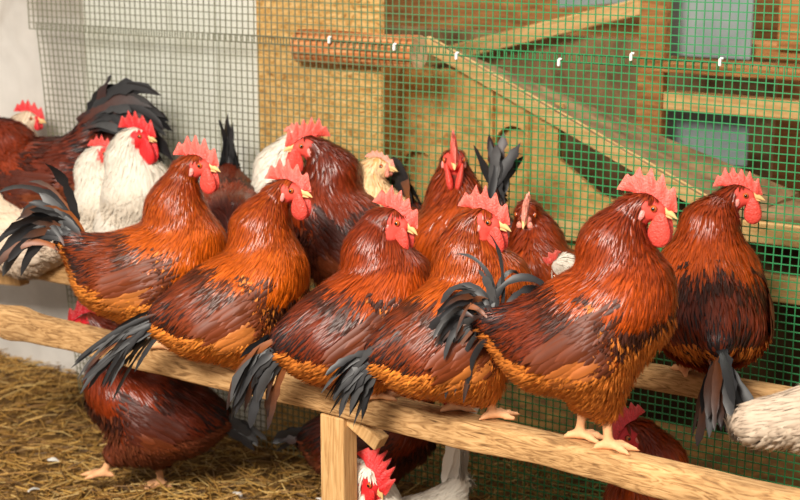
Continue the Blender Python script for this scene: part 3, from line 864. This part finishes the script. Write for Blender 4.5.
    if comb > 0:
        n_u, n_v = 56, 7
        us = np.linspace(0, 1, n_u)
        bx = 0.040 - 0.072 * us; bz = 0.000 + 0.024 * np.sin(np.clip(us * 1.1, 0, 1) * math.pi * 0.72) + 0.004 * us
        hgt = 0.010 + 0.020 * np.sin(math.pi * (0.16 + 0.72 * us)) ** 0.8
        nsp = 5 + int(r.random() * 2); ph = (us * nsp) % 1
        spk = (0.5 - 0.5 * np.cos(2 * math.pi * ph)) ** 1.35 * 0.022 * (0.55 + 0.45 * np.sin(math.pi * (us * 0.9 + 0.08))) * np.repeat(r.uniform(0.75, 1.2, nsp + 1), int(math.ceil(n_u / nsp)) + 1)[:n_u] ** 1
        edge = np.minimum(1, np.minimum(us / 0.07, (1 - us) / 0.14))
        hgt = (hgt * np.sqrt(edge) + spk * edge) * comb * 0.84
        lean = r.normal(0, 0.10)
        VV = []
        for sd in (-1, 1):
            for v in range(n_v):
                t = v / (n_v - 1)
                th = 0.0082 * (1 - t ** 1.6) * np.sqrt(edge) * (0.7 + 0.3 * comb) + 0.0002
                wob = 0.003 * np.sin(us * 9 + 2 * r.random()) * t
                VV.append(np.stack([bx + (0.012 - 0.042 * us) * t * comb * 0.85, sd * th + wob + lean * hgt * t, bz + hgt * t], -1))
        VV = np.array(VV).reshape(2, n_v, n_u, 3)
        def cdisp(p):
            return 0.0011 * mnoise.noise(Vector(p) * 160 + Vector((label_seed(label), 0, 0)))
        for sd in range(2):
            for v in range(n_v):
                for i in range(n_u):
                    VV[sd, v, i, 1] += (1 if sd else -1) * cdisp(VV[sd, v, i]) * (1 - v / n_v)
        idx = np.arange(2 * n_v * n_u).reshape(2, n_v, n_u)
        fq = []
        for sd in range(2):
            A_ = idx[sd]; q = np.stack([A_[:-1, :-1], A_[:-1, 1:], A_[1:, 1:], A_[1:, :-1]], -1).reshape(-1, 4)
            fq.append(q if sd else q[:, ::-1])
        q = np.stack([idx[0, -1, :-1], idx[0, -1, 1:], idx[1, -1, 1:], idx[1, -1, :-1]], -1); fq.append(q[:, ::-1])
        vc = VV.reshape(-1, 3)
        tipw = np.repeat((np.arange(n_v) / (n_v - 1)) ** 3, n_u)[None].repeat(2, 0).reshape(-1, 1) * 0.26 * (1 if comb_col is None else 0.5)
        colc = (cc[None] * (1 - tipw) + lin(244, 178, 160)[None] * tipw) * (0.9 + 0.2 * r.random((len(vc), 1)))
        mesh_obj('comb', np_mesh('comb', toH(vc), np.concatenate(fq), M_COMB, colc), root)
    if wattle > 0:
        for sd in (-1, 1):
            def shp(Q_):
                Z = Q_[..., 2]; k = 0.62 + 0.38 * np.clip((0.7 - Z) / 1.4, 0, 1)
                R_ = Q_.copy(); R_[..., 0] *= k; R_[..., 1] *= k * (1 + 0.2 * np.sin(Q_[..., 0] * 4)); return R_
            wv, wf = ellipsoid((0.0275, sd * 0.0125, -0.008 - 0.024 * wattle), (0.0225 * wattle, 0.0085, 0.031 * wattle), rot('X', -sd * 0.18), shape=shp)
            mesh_obj('wattle', np_mesh('wattle', toH(wv), wf, M_COMB, np.repeat(cc[None] * 0.97, len(wv), 0)), root)
    if wattle > 0.5:
        lc = (cc * 0.5 + lin(240, 190, 180) * 0.5) if lobe is None else np.array(lobe)
        for sd in (-1, 1):
            wv, wf = ellipsoid((-0.009, sd * 0.0245, -0.012), (0.008, 0.005, 0.0125), rot('Y', 0.5))
            mesh_obj('earlobe', np_mesh('earlobe', toH(wv), wf, M_COMB, np.repeat(lc[None], len(wv), 0)), root)
    # beak
    bs, bn = 8, 12
    bv, bf = [], []
    for half, (x0, x1, z0, z1, r0, drop) in enumerate([(0.024, 0.054, 0.001, -0.001, 0.0105, 0.011), (0.024, 0.045, -0.0075, -0.010, 0.0072, 0.003)]):
        b0 = len(bv)
        for i in range(bs):
            t = i / (bs - 1); cx = x0 + (x1 - x0) * t; cz = z0 + (z1 - z0) * t - drop * t ** 2.2; rr_ = r0 * (1 - t) ** 0.75 + 0.0006
            for j in range(bn):
                an = 2 * math.pi * j / bn
                bv.append((cx, math.cos(an) * rr_ * 0.82, cz + math.sin(an) * rr_ * (1.0 if half == 0 else 0.7)))
        for i in range(bs - 1):
            for j in range(bn): bf.append((b0 + i * bn + j, b0 + (i + 1) * bn + j, b0 + (i + 1) * bn + (j + 1) % bn, b0 + i * bn + (j + 1) % bn))
    bcol = np.repeat(lin(232, 190, 128)[None], len(bv), 0)
    mesh_obj('beak', np_mesh('beak', toH(np.array(bv)), np.array(bf)[:, ::-1], M_HORN, bcol), root)
    for sd in (-1, 1):
        ev, ef = ellipsoid((0, 0, 0), (0.0062, 0.0062, 0.0062), nu=16, nv=14)
        ev = ev[:, [0, 2, 1]]; out = ev[:, 1] * sd / 0.0062
        ec = np.where((out > 0.82)[:, None], lin(12, 8, 6)[None], np.where((out > 0.35)[:, None], lin(196, 96, 34)[None], lin(120, 40, 30)[None]))
        mesh_obj('eye', np_mesh('eye', toH(ev + np.array([0.013, sd * 0.0205, 0.004])), ef, M_EYE, ec), root)
    return root

def hash_(s):
    h = 7
    for ch in s: h = (h * 131 + ord(ch)) % 1000003
    return h
def label_seed(s): return (hash_(s) % 100) * 0.37


# ---------------------------------------------------------------- the flock
G1 = 'brown roosters on the front perch'
fpos = lambda x, dy=0.0, dz=0.0: (x, front_y(x) + dy, PZ + dz)
bpos = lambda x, dy=0.0, dz=0.0: (x, BY + dy, PZ + dz)
WT = lin(234, 226, 214)

bird('rooster', 'orange brown rooster, leftmost on the front perch, arched black tail to the left', fpos(-0.605, 0.01), 36, 'orange', 1.0, hz=0.175, pitch=12,
     head=(0.095, 0, 0.412), hyaw=-18, comb=1.0, group=G1, tail=dict(n=30, elev=58, espread=50, spread=20, L=0.20, W=0.012, droop=5.5), tailpitch=0.055)
bird('rooster', 'brown rooster second from left on the front perch, thin tail draped over the rail', fpos(-0.345), 50, 'orange', 1.0, hz=0.14, pitch=24,
     head=(0.107, 0, 0.381), hyaw=-38, comb=1.0, group=G1, tail=dict(n=30, elev=-24, espread=36, spread=20, L=0.20, W=0.0065, droop=2.0, fan=0.3))
bird('rooster', 'dark red rooster with drooping charcoal tail, directly left of the perch post', fpos(-0.01), 52, 'red', 1.0, hz=0.15, pitch=26,
     head=(0.06, 0, 0.358), hyaw=-45, hpitch=-14, comb=1.0, group=G1, tail=dict(n=26, elev=-28, espread=50, spread=26, L=0.18, W=0.011, droop=4.5, fan=0.35))
bird('rooster', 'red rooster perched just right of the post, pale wing tip showing, ragged dark tail', fpos(0.225), 52, 'orange', 1.0, hz=0.172, pitch=28,
     head=(0.04, 0, 0.388), hyaw=-42, hpitch=-4, comb=1.0, group=G1, tail=dict(n=28, elev=-26, espread=50, spread=26, L=0.14, W=0.009, droop=4.5, fan=0.4), feet=[(-0.01, 0.03), (0.045, -0.04)])
bird('rooster', 'largest glossy rooster standing tall on the front perch with curled black tail', fpos(0.515), 24, 'red', 1.0, hz=0.226, pitch=30,
     head=(0.082, 0, 0.455), hyaw=-14, hpitch=-6, comb=1.15, wattle=1.1, group=G1, tail=dict(n=54, elev=42, espread=110, spread=28, L=0.155, W=0.0072, droop=9.0, fan=0.15), feet=[(-0.03, 0.03), (0.025, -0.02)], fat=1.0, tailpitch=0.045)
bird('rooster', 'chestnut rooster seen from behind on the rear perch, black tail hanging down', bpos(0.535), 118, 'red', 0.98, hz=0.165, pitch=35,
     head=(0.07, -0.065, 0.385), hyaw=-98, hpitch=4, comb=0.95, tail=dict(n=30, elev=-46, espread=40, spread=38, L=0.18, W=0.012, droop=2.2, fan=0.85), feathers=0.8)

bird('rooster', 'brown rooster facing the viewer from the rear perch, middle of the flock', bpos(-0.105), -34, 'red', 1.0, hz=0.19, pitch=15,
     head=(0.03, 0.0, 0.41), hyaw=-24, comb=1.05, wattle=1.05, tail=dict(n=14, elev=55, espread=24, spread=12, L=0.20, W=0.016, droop=4.0), tailpitch=0.05, feathers=0.6, seg=4)
bird('rooster', 'dark red rooster on the rear perch turning its head left, big red wattles', bpos(-0.405), 190, 'dark', 1.02, hz=0.19, pitch=35,
     head=(0.075, 0.03, 0.405), hyaw=30, comb=1.05, wattle=1.1, tail=dict(n=8, elev=20, espread=20, spread=16, L=0.12, W=0.012, droop=4), feathers=0.6, seg=4)
bird('hen', 'brown hen facing the viewer with a small pale pink comb, left of the largest rooster', bpos(0.185, -0.03), -100, 'red', 0.92, hz=0.15, pitch=14,
     head=(0.06, -0.04, 0.35), hyaw=28, hpitch=-18, comb=0.6, wattle=0.3, comb_col=lin(240, 150, 130), cat='hen', tail=dict(n=8, elev=10, espread=10, spread=12, L=0.1, W=0.012, droop=1, black=False, col=lin(130, 60, 34)), feathers=0.6, seg=4)
bird('hen', 'brown hen mostly hidden behind the others, dark fan tail raised upright against the net', bpos(-0.01, 0.0), -75, 'dark', 0.95, hz=0.15, pitch=-25,
     head=(0.17, 0.0, 0.13), hyaw=10, hpitch=-40, comb=0.5, wattle=0.3, cat='hen', tail=dict(n=18, elev=74, espread=14, spread=24, L=0.17, W=0.013, droop=0.2, fan=1.0), feathers=0.5, seg=4, tailpitch=0.06)
bird('hen', 'pale faced hen with yellowish neck between two brown roosters on the rear perch', bpos(-0.37, 0.06), 20, 'pale', 0.9, hz=0.17, pitch=30,
     head=(0.03, 0.03, 0.395), hyaw=-10, hpitch=0, comb=0.45, wattle=0.35, cat='hen', comb_col=lin(236, 150, 130), tail=dict(n=6, elev=15, espread=10, spread=12, L=0.09, W=0.012, droop=1, black=False, col=lin(220, 180, 130)), feathers=0.5, seg=4)
bird('hen', 'white hen dipping its head behind the back of the largest rooster', bpos(0.29, -0.03), 190, 'white', 0.9, hz=0.13, pitch=-15,
     head=(0.085, 0.085, 0.235), hyaw=55, hpitch=-40, comb=0.6, wattle=0.4, cat='hen', feathers=0.45, seg=4, tail=dict(n=6, elev=10, espread=10, spread=12, L=0.08, W=0.012, droop=1, col=WT))
bird('rooster', 'white rooster with bright red comb and wattles on the rear perch at left', bpos(-1.075, 0.03), -45, 'white', 0.98, hz=0.165, pitch=48, fat=0.86,
     head=(0.045, 0.0, 0.392), hyaw=58, comb=1.1, wattle=1.25, comb_col=lin(222, 40, 44), tail=dict(n=8, elev=20, espread=20, spread=16, L=0.11, W=0.013, droop=3, col=WT), feathers=0.6, seg=4)
bird('hen', 'small white hen standing left of the white rooster', bpos(-1.205, 0.03), -45, 'white', 0.86, hz=0.16, pitch=48, fat=0.86,
     head=(0.045, 0.0, 0.38), hyaw=65, comb=0.75, wattle=0.6, comb_col=lin(226, 66, 62), cat='hen', tail=dict(n=6, elev=10, espread=10, spread=12, L=0.09, W=0.012, droop=2, col=WT), feathers=0.5, seg=4)
bird('rooster', 'dark brown rooster at the left edge, raised bushy black tail, head out of frame', bpos(-1.43, 0.02), 186, 'dark', 1.12, hz=0.21, pitch=-8,
     head=(0.2, 0, 0.34), comb=1.0, tail=dict(n=32, elev=46, espread=40, spread=9, L=0.24, W=0.018, droop=3.6), feathers=0.7, seg=5, tailpitch=0.07)
bird('hen', 'white hen with red comb peeping over the dark rooster at the left edge', bpos(-1.58, 0.06), 20, 'buff', 0.92, hz=0.20, pitch=35,
     head=(0.04, 0.05, 0.41), hyaw=0, comb=0.85, wattle=0.5, comb_col=lin(222, 50, 56), cat='hen', feathers=0.45, seg=4)
bird('hen', 'fluffy cream hen seen from behind at the left edge below the dark rooster', bpos(-1.44, -0.09), 212, 'buff', 0.95, hz=0.10, pitch=10,
     head=(0.13, 0, 0.20), hpitch=0, comb=0.5, wattle=0.4, cat='hen', feathers=0.6, seg=4, tail=dict(n=8, elev=0, espread=20, spread=25, L=0.07, W=0.013, droop=4, col=lin(236, 218, 194)))
bird('hen', 'white hen with an upright curved tail behind the dark red rooster', bpos(-0.66, 0.05), 20, 'white', 0.95, hz=0.19, pitch=30,
     head=(0.085, 0.02, 0.42), hyaw=0, comb=0.6, wattle=0.4, comb_col=lin(240, 120, 104), cat='hen', feathers=0.5, seg=4, tail=dict(n=8, elev=58, espread=12, spread=6, L=0.15, W=0.009, droop=5, col=WT), tailpitch=0.04)
bird('rooster', 'dark brown rooster between two front roosters, only back and frayed black tail visible', bpos(-0.70, -0.06), -52, 'dark', 1.0, hz=0.20, pitch=-12,
     head=(0.19, 0.0, 0.16), hpitch=-30, comb=0.7, tail=dict(n=20, elev=76, espread=26, spread=14, L=0.125, W=0.011, droop=4, fan=0.5, black=False), feathers=0.6, seg=4, tailpitch=0.03)
bird('hen', 'bare rumped beige hen cut off by the right edge of the picture', fpos(1.09, 0.02), 14, 'beige', 1.0, hz=0.15, pitch=12,
     head=(0.14, 0, 0.33), comb=0.6, wattle=0.5, cat='hen', feathers=0.6, seg=4, stub=True)

bird('rooster', 'dark mahogany rooster walking on the straw under the front perch', (-0.84, 0.22, 0.015), 207, 'dark', 1.05, hz=0.215, pitch=22,
     head=(0.135, 0, 0.425), hpitch=-5, comb=0.9, comb_col=lin(190, 24, 36), wattle=0.9, feet=[(-0.02, -0.03), (0.10, 0.05, 0.055)], tail=dict(n=10, elev=-15, espread=25, spread=20, L=0.12, W=0.012, droop=3), feathers=0.9)
bird('rooster', 'white rooster on the straw beside the post, drooping red comb and ruffled white tail', (-0.025, 0.16, 0.0), -101, 'white', 0.95, hz=0.105, pitch=0, fat=0.9,
     head=(0.13, 0.0, 0.295), hyaw=100, hpitch=-38, comb=1.2, comb_col=lin(222, 44, 46), wattle=1.2, tail=dict(n=22, elev=82, espread=16, spread=14, L=0.2, W=0.014, droop=0.2, col=WT, fan=0.7), feathers=0.7, seg=4, tailpitch=0.04)
bird('rooster', 'red headed brown rooster on the ground behind the right end of the front perch', (0.55, 0.27, 0.01), 200, 'red', 1.0, hz=0.19, pitch=25,
     head=(0.10, 0, 0.41), hyaw=40, hpitch=-20, comb=0.95, comb_col=lin(222, 66, 74), wattle=0.7, feathers=0.7, seg=4, tail=dict(n=8, elev=10, espread=20, spread=20, L=0.12, W=0.012, droop=4))
bird('hen', 'dark brown hen in the shade behind the perch post', (-0.28, 0.43, 0.01), 25, 'dark', 0.95, hz=0.20, pitch=15,
     head=(0.15, 0, 0.345), comb=0.8, comb_col=lin(180, 30, 36), wattle=0.6, cat='hen', feathers=0.5, seg=4, tail=dict(n=7, elev=5, espread=20, spread=20, L=0.1, W=0.012, droop=3))
